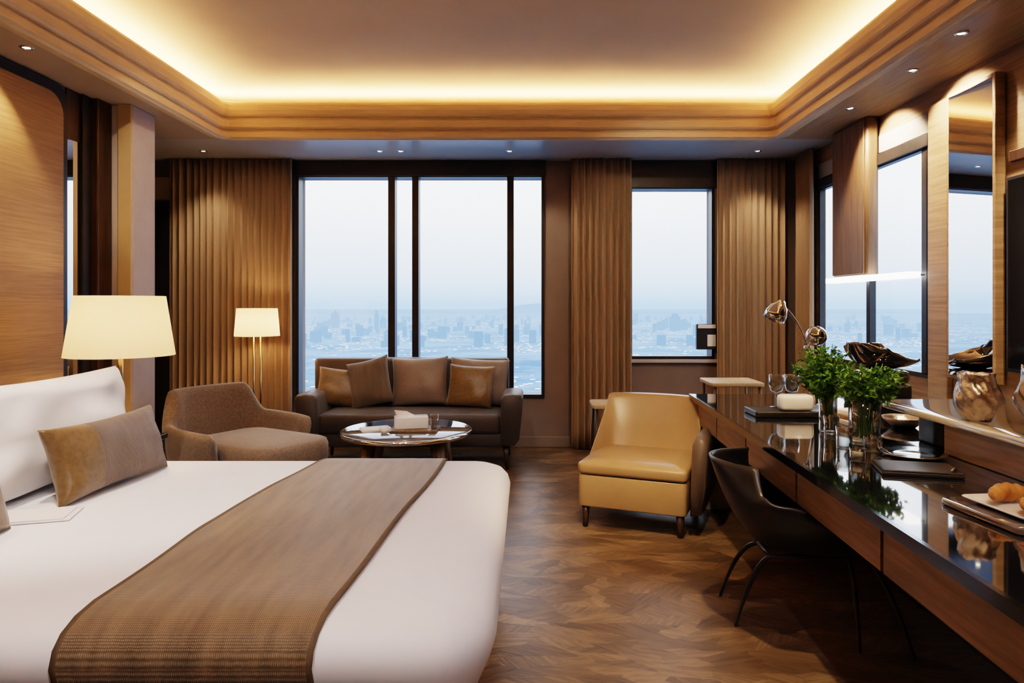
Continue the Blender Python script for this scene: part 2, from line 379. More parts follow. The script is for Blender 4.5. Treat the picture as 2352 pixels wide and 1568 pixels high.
def window(name, ax, rect, mull, header=None, dd=(-.02, .10)):
    a0, a1, z0, z1 = rect; f = .035
    def B(u0, u1, v0, v1, d0=dd[0], d1=dd[1]):
        if ax == 'Y': return ((u0, YB + d0, v0), (u1, YB + d1, v1))
        return ((XR + d0, u0, v0), (XR + d1, u1, v1))
    L = [B(a0 - .015, a0 + f * .4, z0, z1), B(a1 - f * .4, a1 + .015, z0, z1), B(a0 - .015, a1 + .015, z1 - .01, z1 + .05), B(a0 - .015, a1 + .015, z0 - .02, z0 + .012)]
    for u0, u1 in mull: L.append(B(u0, u1, z0, z1))
    if header: L.append(B(a0 - .03, a1 + .03, header[0], header[1], dd[0] - .02))
    fr = struct(boxes(name, L, M['frame'], .003))
    c = (dd[0] + dd[1]) / 2 + .01
    lo, hi = B(a0, a1, z0, z1, c, c + .006)
    box('window_pane', lo, hi, M['pane'], 0, parent=fr)
    return fr
window('window_1', 'Y', w1, [(-1.318, -1.252), (-1.09, -1.028), (-.187, -.124)], (2.573, 2.715))
window('window_2', 'Y', w2, [], (2.461, 2.715))
window('window_reflection', 'X', r, [(4.36, 4.43), (5.10, 5.15)], (2.36, 2.44), dd=(-.01, .04))  # opening added where a wall mirror reflects the windows
struct(box('trim_13', (w2[0] - .03, YB - .05, w2[2] - .05), (w2[1] + .03, YB - .0, w2[2] - .018), M['column'], .004))
struct(box('trim_reflection', (XR - .012, 4.36, 2.45), (XR - .002, 5.98, 2.575), M['soffit'], .002))  # grey panel added for the ceiling mirrored above the header
struct(box('trim_15', (XR - .04, 4.11, .75), (XR - .001, 4.31, 2.60), M['woodwall'], .006))
mf = thing('wall_mirror', 'tall bronze-framed wall mirror reflecting the bright window', 'mirror', (XR - .045, 3.86, .92))
boxes('mirror_frame', [((-.02, -.21, 0), (.035, -.185, 1.68)), ((-.02, .185, 0), (.035, .21, 1.68)), ((-.02, -.185, 1.655), (.035, .185, 1.68)), ((-.02, -.185, 0), (.035, .185, .02))], M['woodwall'], .004, parent=mf)
box('mirror_glass', (-.003, -.182, .02), (.003, .182, 1.655), M['mirror'], .0005, parent=mf, loc=(.0, 0, 0), rot=(0, 0, math.radians(8.3)))
struct(box('trim_16', (XR - .03, -2, 2.10), (XR - .001, 3.60, 2.16), M['darkwood'], .006))
tv = thing('television', 'large dark flat television screen mounted on wood wall', 'television', (XR - .051, 2.95, 1.0))
box('casing', (0, -.64, 0), (.05, .64, 1.02), M['blackmat'], .006, parent=tv)
box('screen', (-.004, -.62, .02), (.002, .62, 1.0), M['screen'], .001, parent=tv)

hc = thing('mirror_brown_panel', 'tall brown wood panel added for a brown shape in the mirror', 'panel', (2.46, 5.22, 1.57))  # solid panel added in place of a mirrored brown shape
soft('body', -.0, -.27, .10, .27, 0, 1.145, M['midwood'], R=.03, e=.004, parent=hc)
box('panel_face', (-.012, -.25, .01), (-.001, .25, 1.13), M['midwood'], .003, parent=hc)
lb = thing('reflected_strip', 'long white glowing strip added for a reflected lampshade edge', 'reflection', (2.46, 5.0, 1.525))  # emissive strip added for a reflected lampshade bottom, no lamp hangs here
box('glow_strip', (-.01, -.60, 0), (.08, .60, .040), M['bar'], .004, parent=lb)
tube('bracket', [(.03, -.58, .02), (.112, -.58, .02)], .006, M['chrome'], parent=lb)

# ------------------------------------------------------------------ curtains
def curtain(x0, y0, x1, y1, ztop, zbot, label, folds, amp=.026, seed=0):
    d = Vector((x1 - x0, y1 - y0, 0)); Ln = d.length; d.normalize(); nrm = Vector((-d.y, d.x, 0))
    nx, nz_ = int(folds * 14), 18; vs, fs = [], []
    for j in range(nz_ + 1):
        tz = j / nz_; z = zbot + (ztop - zbot) * tz
        for i in range(nx + 1):
            u = i / nx
            ph = u * folds * 2 * math.pi + 1.6 * noise.noise(Vector((u * folds * .4, seed, tz * .12)))
            a = amp * (1 + .4 * noise.noise(Vector((u * folds * .6, seed + 5, tz * .2)))) * (.8 + .25 * (1 - tz))
            off = a * (math.sin(ph) + .15 * math.sin(2 * ph + 1))
            p = Vector((x0, y0, 0)) + d * (u * Ln + .006 * math.sin(ph * 2)) + nrm * off
            vs.append((p.x, p.y, z))
    for j in range(nz_):
        for i in range(nx):
            a = j * (nx + 1) + i; fs.append((a, a + 1, a + nx + 2, a + nx + 1))
    o = mk('curtain', vs, fs, M['curtain'], smooth=True, solid=.004)
    return tag(o, label, 'curtain', 'brown pleated window curtains')
curtain(-3.34, 6.38, -2.19, 6.38, S - .003, .006, 'wide brown pleated curtain beside the large window', 18, seed=1)
curtain(.42, 6.38, .98, 6.38, S - .003, .006, 'narrow brown pleated curtain between the two windows', 9, seed=2)
curtain(1.78, 6.38, 2.42, 6.38, S - .003, .006, 'brown pleated curtain beside the small window', 10, seed=3)
curtain(2.49, 6.32, 2.49, 5.93, S - .003, .006, 'brown pleated curtain hanging along the wood wall', 5, seed=4)

# ------------------------------------------------------------------ bed
bx0, bx1, by0, by1 = -2.45, -.085, 1.72, 3.73
bedprof = [(.22, .03), (.17, .10), (.10, .20), (.05, .30), (.015, .38), (0, .43), (.012, .47), (.04, .50), (.09, .518), (.16, .525)]
bed = thing('bed', 'large bed with white linen and padded headboard', 'bed', ((bx0 + bx1) / 2, (by0 + by1) / 2, 0))
cx, cy = bed.location.x, bed.location.y
dv = rloft('duvet', bx0 - cx, by0 - cy, bx1 - cx, by1 - cy, .20, bedprof + [(.35, .527), (.6, .528)], M['sheet'], n=10, parent=bed)
box('base', (bx0 - cx + .25, by0 - cy + .25, 0), (bx1 - cx - .3, by1 - cy - .25, .06), M['darkwood'], .004, parent=bed)
soft('headboard', XL + .065 - cx, by0 - cy, bx0 - cx - .005, by1 - cy, 0, .84, M['cushtan'], R=.03, parent=bed)

path = []
for d, z in bedprof[3:]: path.append((by0 + d - .006, z + .004))
path[-1] = (path[-1][0], .533)
ys = [by0 + .16 + (by1 - by0 - .32) * i / 40 for i in range(1, 40)]
path += [(y, .5335) for y in ys]
path += [(by1 - d + .006, z + (.004 if z < .5 else .006)) for d, z in bedprof[3:][::-1]]
vs, fs = [], []; nu = 44
for j, (y, z) in enumerate(path):
    t = (y - by0) / (by1 - by0)
    xa = -1.20 + .12 * t - .03 * math.sin(t * 3.1) + .012 * math.sin(t * 9); xb = -.55 + .115 * t + .03 * math.sin(t * 3.1) + .012 * math.sin(t * 8 + 1)
    for i in range(nu + 1):
        u = i / nu
        rip = .5 + .5 * math.sin(u * 14 + 5 * t + 3 * noise.noise(Vector((u * 2, t * 3, 0))))
        zz = z + ((.004 + .011 * rip * math.exp(-((t - .5) / .3) ** 2)) if z > .52 else 0)
        vs.append((xa + (xb - xa) * u, y, zz))
for j in range(len(path) - 1):
    for i in range(nu):
        a = j * (nu + 1) + i; fs.append((a, a + 1, a + nu + 2, a + nu + 1))
rn = mk('bed_runner', vs, fs, M['runner'], smooth=True, solid=.006)
rn.data.materials.append(M['runneredge'])
for p in rn.data.polygons:
    if p.index % nu in (0, nu - 1): p.material_index = 1
tag(rn, 'brown woven runner draped across white bed', 'bed runner')

BT = .528
p = pillow('pillow', 1.10, .50, .30, M['pillow'], crease=.05, seed=2, ear=.07, loc=(-2.15, 3.14, BT), rot=(math.radians(-8), 0, math.radians(90)), n=44)
tag(p, 'large white pillow standing against the headboard', 'pillow')
p = pillow('cushion', .74, .33, .17, M['cushweave'], crease=.014, seed=4, ear=.12, loc=(-1.855, 3.11, BT), rot=(math.radians(-16), 0, math.radians(86)), n=44)
p.data.materials.append(M['cushgold'])
for q in p.data.polygons:
    if q.center.x < -.15 or q.center.y > .02: q.material_index = 1
tag(p, 'rectangular brown woven cushion with bronze end on bed', 'cushion')
p = pillow('cushion', .55, .33, .15, M['cushgold'], crease=.012, seed=8, loc=(-1.90, 2.24, BT), rot=(math.radians(-16), 0, math.radians(90)))
tag(p, 'gold brown cushion on bed beside white pillow', 'cushion')
nap = boxes('folded_napkin', [((-.14, -.09, 0), (.14, .09, .006)), ((-.13, -.085, .006), (.12, .08, .012))], M['paper'], .002, loc=(-1.90, 2.64, BT + .002), rot=(0, 0, .3))
tag(nap, 'folded white napkin lying on bed', 'napkin')

# ------------------------------------------------------------------ nightstand + lamp
ns = thing('nightstand', 'dark wood nightstand beside bed', 'nightstand', (-2.54, 4.03, 0))
box('body', (-.31, -.24, .06), (.28, .24, .52), M['darkwood'], .006, parent=ns)
box('top', (-.30, -.25, .52), (.29, .25, .55), M['blackmat'], .004, parent=ns)
dr = box('drawer', (-.28, -.255, .30), (.25, -.242, .50), M['midwood'], .003, parent=ns)
tube('handle', [(-.08, -.265, .40), (.06, -.265, .40)], .006, M['brass'], parent=dr)
boxes('plinth', [((-.28, -.2, 0), (.24, .2, .06))], M['blackmat'], .002, parent=ns)

def shade_mesh(name, rb, rt, z0, z1, parent, m):
    return lathe(name, [(rb, z0), (rb + (rt - rb) * .03, z0 + .008), (rt + (rb - rt) * .03, z1 - .008), (rt, z1)], m, seg=64, parent=parent, cap0=False, cap1=False)
def pointlight(name, loc, power, col, rad=.05, parent=None):
    l = bpy.data.lights.new(name, 'POINT'); l.energy = power; l.color = col; l.shadow_soft_size = rad
    o = bpy.data.objects.new(name, l); C.objects.link(o); o.location = loc
    if parent: o.parent = parent
    return o
WARM = (1, .64, .34)
tl = thing('table_lamp', 'table lamp with large cream drum shade on nightstand', 'lamp', (-2.38, 4.0, .55))
lathe('lamp_base', [(0, 0), (.09, 0), (.09, .015), (.03, .025), (.03, .03), (0, .03)], M['brass'], parent=tl)
lathe('lamp_stem', [(0, .025), (.016, .03), (.022, .2), (.014, .38), (.014, .62), (0, .63)], M['brass'], parent=tl, seg=20)
shade_mesh('lamp_shade', .288, .236, .503, .852, tl, M['shade'])
lathe('bulb', [(0, .60), (.02, .62), (.035, .66), (.03, .69), (0, .70)], M['lens'], seg=16, parent=tl)
pointlight('lamp_bulb_light', (0, 0, .68), 15, WARM, .06, tl)

fl = thing('floor_lamp', 'floor lamp with cream drum shade and slim twin poles', 'lamp', (-2.37, 6.0, 0))
lathe('lamp_base', [(0, 0), (.15, 0), (.15, .015), (.02, .022), (0, .022)], M['brass'], parent=fl)
for s in (-.03, .03): tube('pole', [(s, 0, .02), (s, 0, 1.14)], .007, M['brass'], parent=fl)
tube('crossbar', [(-.03, 0, 1.14), (.03, 0, 1.14)], .008, M['brass'], parent=fl)
shade_mesh('lamp_shade', .19, .170, 1.078, 1.32, fl, M['shade'])
pointlight('floor_lamp_bulb_light', (0, 0, 1.18), 11, WARM, .05, fl)

# ------------------------------------------------------------------ sofa
so = thing('sofa', 'dark brown upholstered two seat sofa under window', 'sofa', (-.96, 5.88, 0))
soft('seat_base', -.80, -.30, .80, .32, .19, .30, M['sofa'], R=.03, e=.012, parent=so)
soft('seat_cushion', -.745, -.33, .745, .16, .30, .455, M['sofa'], R=.04, e=.026, dome=.012, parent=so)
soft('backrest', -.93, .17, .80, .37, .28, .875, M['sofaback'], R=.05, e=.028, parent=so)
for s in (-1, 1):
    vs, fs = [], []
    ya, yb = -.34, .16
    prof = [(.75, .20), (.86, .20), (.90, .25), (.925, .48), (.93, .585), (.915, .615), (.84, .622), (.775, .615), (.75, .58), (.745, .4)]
    k_ = len(prof)
    for j, (yy, sc) in enumerate([(ya, .90), (ya + .010, .98), (ya + .03, 1), (yb - .04, 1), (yb, .94)]):
        for x, z in prof:
            vs.append((s * (.835 + (x - .835) * sc), yy, .42 + (z - .42) * sc))
    for j in range(4):
        for i in range(k_):
            q = (i + 1) % k_; fs.append((j * k_ + i, j * k_ + q, (j + 1) * k_ + q, (j + 1) * k_ + i))
    fs += [tuple(range(k_)), tuple(range(4 * k_, 5 * k_))]
    mk('armrest', vs, fs, M['sofa'], smooth=True, parent=so)
for x in (-.80, .80):
    for y in (-.27, .28):
        tube('leg', [(x * .98, y * .97, .205), (x, y, 0)], [.026, .014], M['darkwood'], parent=so)
def cush(w, h, t, m, x, y, z, tilt, roll, yaw, label, seed):
    o = pillow('cushion', w, h, t, m, crease=.014, seed=seed, loc=(x, y, z), rot=(math.radians(tilt), math.radians(roll), math.radians(yaw)))
    tag(o, label, 'cushion', 'cushions on the sofa')
cush(.42, .34, .14, M['cushgold'], -1.62, 5.88, .472, -18, 6, 8, 'bronze brown square cushion leaning on sofa armrest', 1)
cush(.38, .42, .14, M['cushweave'], -1.31, 5.82, .485, -16, -14, -6, 'textured grey brown cushion tilted on sofa', 2)
cush(.50, .43, .15, M['cushbrown'], -.93, 5.93, .474, -14, -2, 0, 'large plain taupe cushion against sofa back', 3)
cush(.40, .37, .13, M['cushgold'], -.50, 5.83, .476, -18, 3, -6, 'bronze satin square cushion on sofa', 4)
cush(.52, .41, .12, M['cushbrown'], -.43, 5.97, .474, -10, 3, 0, 'dark taupe cushion behind bronze cushion on sofa', 5)

# ------------------------------------------------------------------ coffee table
ct = thing('coffee_table', 'round coffee table with glossy stone top and wood legs', 'table', (-.865, 4.93, 0))
lathe('table_top', [(0, .425), (.43, .425), (.455, .432), (.462, .442), (.455, .45), (0, .45)], M['stone'], seg=64, parent=ct)
lathe('rim', [(.455, .425), (.468, .425), (.471, .436), (.468, .452), (.458, .454), (.455, .425)], M['chrome'], seg=64, parent=ct, cap0=False, cap1=False)
for a in (35, 145, 215, 325):
    ca, sa = math.cos(math.radians(a)), math.sin(math.radians(a))
    tube('leg', [(ca * .28, sa * .28, .424), (ca * .36, sa * .36, 0)], [.055, .032], M['midwood'], seg=10, parent=ct)
boxes('stretcher', [((-.24, -.02, .36), (.24, .02, .40)), ((-.02, -.24, .355), (.02, .24, .395))], M['midwood'], .004, parent=ct)
z = .4505
tr = soft('serving_tray', -.17, -.11, .17, .11, 0, .018, M['midwood'], R=.02, e=.004, loc=(-.80, 4.90, z)); tag(tr, 'low wooden tray on round coffee table', 'tray')
tb = thing('tissue_box', 'white folded tissue box on wooden tray', 'tissue box', (-.83, 4.90, z + .0185), 12)
soft('box_body', -.12, -.06, .12, .06, 0, .085, M['white'], R=.015, e=.006, parent=tb)
mk('tissue', [(-.1, -.04, .084), (-.02, -.045, .084), (.03, .04, .084), (-.08, .045, .084), (-.12, -.02, .135), (-.03, 0, .12), (.0, .02, .10)], [(0, 1, 5, 4), (1, 2, 6, 5), (2, 3, 4, 5, 6), (3, 0, 4)], M['paper'], smooth=True, parent=tb)
def tumbler(x, y, z, r, h, label, name='glass', m='glass', g=None, taper=.9):
    o = lathe(name, [(0, 0), (r * taper, 0), (r, h), (r - .0025, h), (r * taper - .003, .006), (0, .006)], M[m], seg=28, loc=(x, y, z), cap1=False)
    return tag(o, label, 'glass', g)
tumbler(-.655, 4.86, z + .0185, .03, .10, 'clear tumbler on tray')
mg = boxes('magazine', [((-.11, -.08, 0), (.11, .08, .006)), ((-.10, -.075, .006), (.10, .08, .011))], M['paper'], .001, loc=(-1.09, 4.93, z), rot=(0, 0, .4)); tag(mg, 'open white magazine on round coffee table', 'magazine')
cp = thing('cup', 'small white cup on coffee table', 'cup', (-1.0, 4.78, z))
lathe('cup_body', [(0, 0), (.02, 0), (.034, .045), (.031, .045), (.018, .004), (0, .004)], M['white'], seg=24, parent=cp, cap1=False)
tube('handle', [(.03, 0, .038), (.05, 0, .034), (.048, 0, .018), (.026, 0, .014)], .0035, M['white'], parent=cp)

# ------------------------------------------------------------------ tub armchair
ta = thing('armchair', 'brown fabric tub armchair with wide seat', 'armchair', (-2.02, 4.86, 0), 60)
def ushell(name, rx, ry, a1, hf, th, z0, flare, m, parent, n=48, yoff=0):
    vs, fs = [], []; K = 10
    for i in range(n + 1):
        u = -1 + 2 * i / n; a = math.radians(90 + u * a1)
        c, s = math.cos(a), math.sin(a)
        ex = 2 / 2.8
        px = rx * math.copysign(abs(c) ** ex, c); py = ry * math.copysign(abs(s) ** ex, s) + yoff
        nr = Vector((c, s, 0)); h = hf(abs(u)); t = th * (1 if abs(u) < .93 else 1 - (abs(u) - .93) * 6)
        sec = [(-.5, 0), (.5, 0), (.5, .3), (.5, .7), (.48, .90), (.3, .98), (0, 1.0), (-.3, .98), (-.5, .90), (-.5, .5)]
        hh = (h - z0) * (1 if abs(u) < .95 else 1 - (abs(u) - .95) * 2)
        for o, v in sec:
            q = Vector((px, py, 0)) + nr * (o * t + flare * v * v)
            vs.append((q.x, q.y, z0 + v * hh))
    for i in range(n):
        for k in range(K):
            q = (k + 1) % K; fs.append((i * K + k, i * K + q, (i + 1) * K + q, (i + 1) * K + k))
    fs += [tuple(range(K)), tuple(range(n * K, (n + 1) * K))]
    return mk(name, vs, fs, m, smooth=True, parent=parent)
def hf(u):
    t = min(max((u - .28) / .22, 0), 1); t = t * t * (3 - 2 * t)
    return .755 - .215 * t - .06 * max(u - .5, 0)
ushell('backrest', .385, .35, 122, hf, .09, .10, .06, M['tub'], ta, yoff=.02)
soft('seat_cushion', -.315, -.61, .315, .26, .24, .425, M['tub'], R=.16, e=.04, dome=.015, parent=ta)
soft('seat_base', -.30, -.44, .30, .30, .08, .235, M['tub'], R=.14, e=.03, parent=ta)
for x, y in ((-.24, -.3), (.24, -.3), (-.22, .22), (.22, .22)): tube('leg', [(x, y, .09), (x * 1.05, y * 1.05, 0)], [.02, .013], M['darkwood'], parent=ta)

# ------------------------------------------------------------------ beige armchair
ba = thing('armchair', 'beige leather slipper armchair with brown side arm', 'armchair', (.76, 4.36, 0), -22)
soft('seat_base', -.34, -.36, .31, .28, .13, .322, M['beige'], R=.03, e=.008, parent=ba)
soft('seat_cushion', -.345, -.37, .315, .24, .326, .395, M['beige'], R=.035, e=.018, dome=.018, parent=ba)
vs, fs = [], []; nx, nz_ = 20, 14
for sgn in (0, 1):
    for j in range(nz_ + 1):
        v = j / nz_; z = .30 + v * .437; hw = .352 - .037 * v
        for i in range(nx + 1):
            u = -1 + 2 * i / nx
            y = .15 + .15 * v + .05 * v * v - .05 * abs(u) ** 2.5 * (1 - .4 * v) + (.11 - .03 * v) * sgn
            if u < 0: y -= .26 * (1 - v) ** 1.6 * abs(u) ** 7
            zz = z - .006 * u * u * v
            vs.append((u * hw - .015, y, zz))
A = (nx + 1) * (nz_ + 1)
for j in range(nz_):
    for i in range(nx):
        a = j * (nx + 1) + i; fs.append((a, a + 1, a + nx + 2, a + nx + 1)); fs.append((A + a, A + a + nx + 1, A + a + nx + 2, A + a + 1))
for i in range(nx):
    fs.append((i, A + i, A + i + 1, i + 1)); a = nz_ * (nx + 1) + i; fs.append((a, a + 1, A + a + 1, A + a))
for j in range(nz_):
    a = j * (nx + 1); fs.append((a, a + nx + 1, A + a + nx + 1, A + a)); a += nx; fs.append((a, A + a, A + a + nx + 1, a + nx + 1))
bk = mk('backrest', vs, fs, M['beige'], smooth=True, parent=ba)
bv = bk.modifiers.new('b', 'BEVEL'); bv.width = .014; bv.segments = 3; bv.limit_method = 'ANGLE'; bv.angle_limit = math.radians(55)
vs, fs = [], []
prof = [(.318, .13), (.385, .14), (.41, .30), (.42, .50), (.415, .56), (.385, .585), (.345, .58), (.325, .54), (.318, .30)]
k_ = len(prof); st = [(-.31, .82, 0), (-.295, .95, 0), (-.24, 1, 0), (.10, 1, .0), (.34, 1, .0), (.40, .92, 0)]
for yy, sc, dz in st:
    for x, zz in prof: vs.append((.365 + (x - .36) * sc, yy + .10 * (zz - .3), .14 + (zz - .14) * (sc * .4 + .6)))
for j in range(len(st) - 1):
    for i in range(k_):
        q = (i + 1) % k_; fs.append((j * k_ + i, j * k_ + q, (j + 1) * k_ + q, (j + 1) * k_ + i))
fs += [tuple(range(k_)), tuple(range((len(st) - 1) * k_, len(st) * k_))]
mk('armrest', vs, fs, M['beigedk'], smooth=True, parent=ba)['label'] = 'dark brown leather armrest'
for x, y in ((-.30, -.32), (.27, -.32), (-.28, .23), (.27, .23)):
    tube('leg', [(x, y, .14), (x * 1.01, y * 1.01, 0)], [.026, .017], M['darkwood'], parent=ba)

# ------------------------------------------------------------------ desk
dk = thing('desk', 'long built-in desk with glossy black top and wood drawers', 'desk', (1.8, 2.75, 0))
def fx(y): return .985 + (y - 1.36) * (.115 / 3.24)
ox, oy = 1.8, 2.75
def dp(x, y): return (x - ox, y - oy)
prism('desk_top', [dp(fx(.6), .6), dp(2.50, .6), dp(2.50, 4.60), dp(fx(4.6), 4.6)], .722, .75, M['black'], parent=dk)
prism('top_edge', [dp(fx(.6) - .008, .6), dp(fx(.6) + .008, .6), dp(fx(4.6) + .008, 4.6), dp(fx(4.6) - .008, 4.6)], .717, .7515, M['edge'], parent=dk)
prism('apron', [dp(fx(.6) + .05, .6), dp(2.50, .6), dp(2.50, 4.55), dp(fx(4.55) + .05, 4.55)], .56, .722, M['deskwood'], parent=dk)
for a, b in ((.62, 1.30), (1.31, 2.0), (2.01, 2.7), (2.71, 3.4), (3.41, 4.0), (4.01, 4.54)):
    prism('drawer', [dp(fx(a) + .035, a + .004), dp(fx(a) + .05, a + .004), dp(fx(b) + .05, b - .004), dp(fx(b) + .035, b - .004)], .565, .712, M['deskwood'], parent=dk)
boxes('end_panel', [((fx(4.5) + .06 - ox, 4.5 - oy, 0), (2.50 - ox, 4.545 - oy, .56))], M['palewood'], .004, parent=dk)
boxes('support', [((1.75 - ox, .8 - oy, 0), (1.79 - ox, 4.5 - oy, .56))], M['darkwood'], .004, parent=dk)
sh = thing('raised_shelf', 'raised wooden desk shelf with glossy stone slab top', 'shelf', (2.05, 2.2, .7505))
box('shelf_body', (-.37, -1.5, 0), (.46, .55, .135), M['deskwood'], .004, parent=sh)
soft('shelf_top', -.44, -1.5, .42, .97, .136, .163, M['slab'], R=.10, e=.006, parent=sh)
soft('pedestal', -.32, .66, -.05, .85, 0, .135, M['blackmat'], R=.05, e=.01, parent=sh)

# desk chair
dc = thing('desk_chair', 'dark moulded shell chair with slim metal legs at desk', 'chair', (1.15, 2.86, 0), 78)
def shell(cl, NU, NV, hw0, lift0):
    vs, fs = [], []
    for j in range(NV + 1):
        v = j / NV; f = v * (len(cl) - 1); i = min(int(f), len(cl) - 2); t = f - i
        P = [Vector(cl[max(i - 1, 0)]), Vector(cl[i]), Vector(cl[i + 1]), Vector(cl[min(i + 2, len(cl) - 1)])]
        c = .5 * (2 * P[1] + (P[2] - P[0]) * t + (2 * P[0] - 5 * P[1] + 4 * P[2] - P[3]) * t * t + (3 * P[1] - P[0] - 3 * P[2] + P[3]) * t ** 3)
        hw = hw0 + .05 * math.sin(v * math.pi) - .06 * max(v - .7, 0) / .3
        lift = .05 + lift0 * math.exp(-((v - .48) / .26) ** 2); wrap = .18 * max(0, (v - .4) / .6)
        for i in range(NU + 1):
            u = -1 + 2 * i / NU; au = abs(u) ** 2.2
            vs.append((u * hw * (1 - .04 * au), c.x - wrap * au, c.y + lift * au * (1 if v < .75 else (1 - (v - .75) * 4.6))))
    for j in range(NV):
        for i in range(NU):
            a = j * (NU + 1) + i; fs.append((a, a + 1, a + NU + 2, a + NU + 1))
    return vs, fs
vs, fs = shell([(-.46, .40), (-.34, .365), (-.15, .335), (.03, .33), (.17, .365), (.265, .465), (.325, .585), (.37, .71)], 28, 28, .27, .19)
mk('seat_shell', vs, fs, M['blackmat'], smooth=True, parent=dc, solid=.012)
Mi = dc.matrix_basis.inverted()
HZ = .318
for fxy, hub in (((.895, 3.16), (1.00, 2.96)), ((.875, 2.86), (1.00, 2.80)), ((1.29, 2.64), (1.32, 2.80)), ((1.47, 2.58), (1.40, 2.88))):
    h_ = Vector((hub[0], hub[1], HZ)); f_ = Vector((fxy[0], fxy[1], .005)); mid = h_.lerp(f_, .5); mid.z = HZ - .03
    tube('leg', [Mi @ q for q in bez(h_, mid, f_, 12)], [.010] * 8 + [.009, .008, .007, .006, .006], M['blackmat'], parent=dc)
tube('under_frame', [Mi @ Vector(q) for q in ((1.00, 2.96, HZ), (1.00, 2.80, HZ), (1.32, 2.80, HZ), (1.40, 2.88, HZ), (1.00, 2.96, HZ))], .010, M['blackmat'], parent=dc)

# ------------------------------------------------------------------ plants
DZ = .7512
def plant(x, y, vr, vh, cx_, cz_, rx_, rz_, nst, label, vm, seed, low=0):
    random.seed(seed)
    t = thing('potted_plant', label, 'plant', (x, y, DZ))
    lathe('vase', [(0, 0), (vr * .85, 0), (vr * .95, .01), (vr, vh), (vr - .003, vh), (vr * .93, .014), (0, .012)], M[vm], seg=32, parent=t, cap1=False)
    vs, fs, sv, sf = [], [], [], []
    for s in range(nst):
        a = random.uniform(0, 6.28); rr = math.sqrt(random.random()); el = random.uniform(-.5, 1)
        tip = Vector((cx_ + rx_ * rr * math.cos(a), rx_ * .8 * rr * math.sin(a), cz_ + rz_ * el * math.sqrt(max(0, 1 - rr * rr * .8))))
        b0 = Vector((random.uniform(-.5, .5) * vr, random.uniform(-.5, .5) * vr, .02)); mid = Vector((b0.x * .6, b0.y * .6, vh + .04))
        P = bez(b0, mid, tip, 8)
        base = len(sv)
        for q in P:
            for k in range(3):
                an = k * 2.09; sv.append((q.x + .0018 * math.cos(an), q.y + .0018 * math.sin(an), q.z))
        for i in range(8):
            for k in range(3):
                w = (k + 1) % 3; sf.append((base + i * 3 + k, base + i * 3 + w, base + i * 3 + 3 + w, base + i * 3 + 3 + k))
        for l in range(24):
            f = random.uniform(.5, 1.0) * 8; i = min(int(f), 7); q = P[i].lerp(P[i + 1], f - i)
            if q.z < vh - .01: continue
            d = Vector((random.uniform(-1, 1), random.uniform(-1, 1), random.uniform(-.5, 1))).normalized()
            w = d.cross(Vector((random.uniform(-1, 1), random.uniform(-1, 1), .3))).normalized()
            ln = random.uniform(.018, .034); wd = ln * .25
            n = d.cross(w) * ln * .15
            b = len(vs); vs += [q, q + d * ln * .5 + w * wd + n, q + d * ln, q + d * ln * .5 - w * wd + n]; fs.append((b, b + 1, b + 2, b + 3))
    mk('stems', sv, sf, M['stem'], parent=t)
    mk('foliage', vs, fs, M['leaf'], parent=t)
    return t
plant(1.475, 2.98, .066, .19, .02, .235, .15, .13, 135, 'leafy green herb bouquet in clear glass vase', 'glass', 3)
plant(1.42, 3.22, .042, .17, -.035, .27, .14, .17, 105, 'leafy green sprigs in slim clear vase', 'glass', 5)

G = 'glassware on the black desk'
tumbler(1.37, 3.07, DZ, .034, .10, 'clear tumbler on glossy black desk', g=G)
tumbler(1.33, 2.86, DZ, .034, .09, 'clear tumbler on glossy black desk', g=G)
tumbler(1.27, 2.62, DZ, .030, .05, 'small low votive glass on black desk', g=G)
tumbler(1.42, 2.80, DZ, .036, .06, 'small low votive glass on black desk', g=G)
def candle(x, y, z, r, h):
    o = lathe('candle', [(0, 0), (r, 0), (r, h), (r * .8, h + .003), (0, h)], M['slab'], seg=20, loc=(x, y, z)); tag(o, 'cream candle inside small clear glass', 'candle')
candle(1.27, 2.62, DZ + .0065, .020, .028)
def wineglass(x, y):
    t = thing('wine_glass', 'stemmed wine glass on black tray', 'glass', (x, y, DZ + .0315), group='stemmed wine glasses')
    lathe('bowl', [(0, .075), (.03, .09), (.042, .13), (.038, .18), (.035, .18), (.039, .13), (.028, .093), (0, .079)], M['glass'], seg=24, parent=t, cap1=False)
    lathe('stem', [(0, 0), (.034, 0), (.034, .003), (.006, .006), (.005, .074), (0, .077)], M['glass'], seg=20, parent=t)
bt = soft('serving_tray', -.25, -.11, .25, .11, 0, .03, M['blackmat'], R=.02, e=.006, loc=(1.47, 3.74, DZ)); tag(bt, 'black lacquered box tray on desk', 'tray')
wineglass(1.385, 3.79); wineglass(1.475, 3.80)
nb = soft('napkin_box', -.09, -.05, .09, .05, 0, .085, M['white'], R=.03, e=.02, loc=(1.45, 3.69, DZ + .0305)); tag(nb, 'white folded napkin box on black tray', 'box')
nb = boxes('notebook', [((-.13, -.09, 0), (.13, .09, .012)), ((-.125, -.085, .012), (.13, .085, .018))], M['blackmat'], .003, loc=(1.40, 2.46, DZ), rot=(0, 0, -.25)); tag(nb, 'closed black notebook on glossy desk', 'notebook')
pn = tube('pen', [(1.47, 2.36, DZ + .024), (1.54, 2.44, DZ + .024)], .005, M['chrome']); tag(pn, 'silver pen on black notebook', 'pen')
pl = soft('serving_board', -.13, -.15, .13, .15, 0, .018, M['stone'], R=.02, e=.004, loc=(1.39, 1.93, DZ), rot=(0, 0, .1)); tag(pl, 'square dark glass serving board on desk', 'serving board')
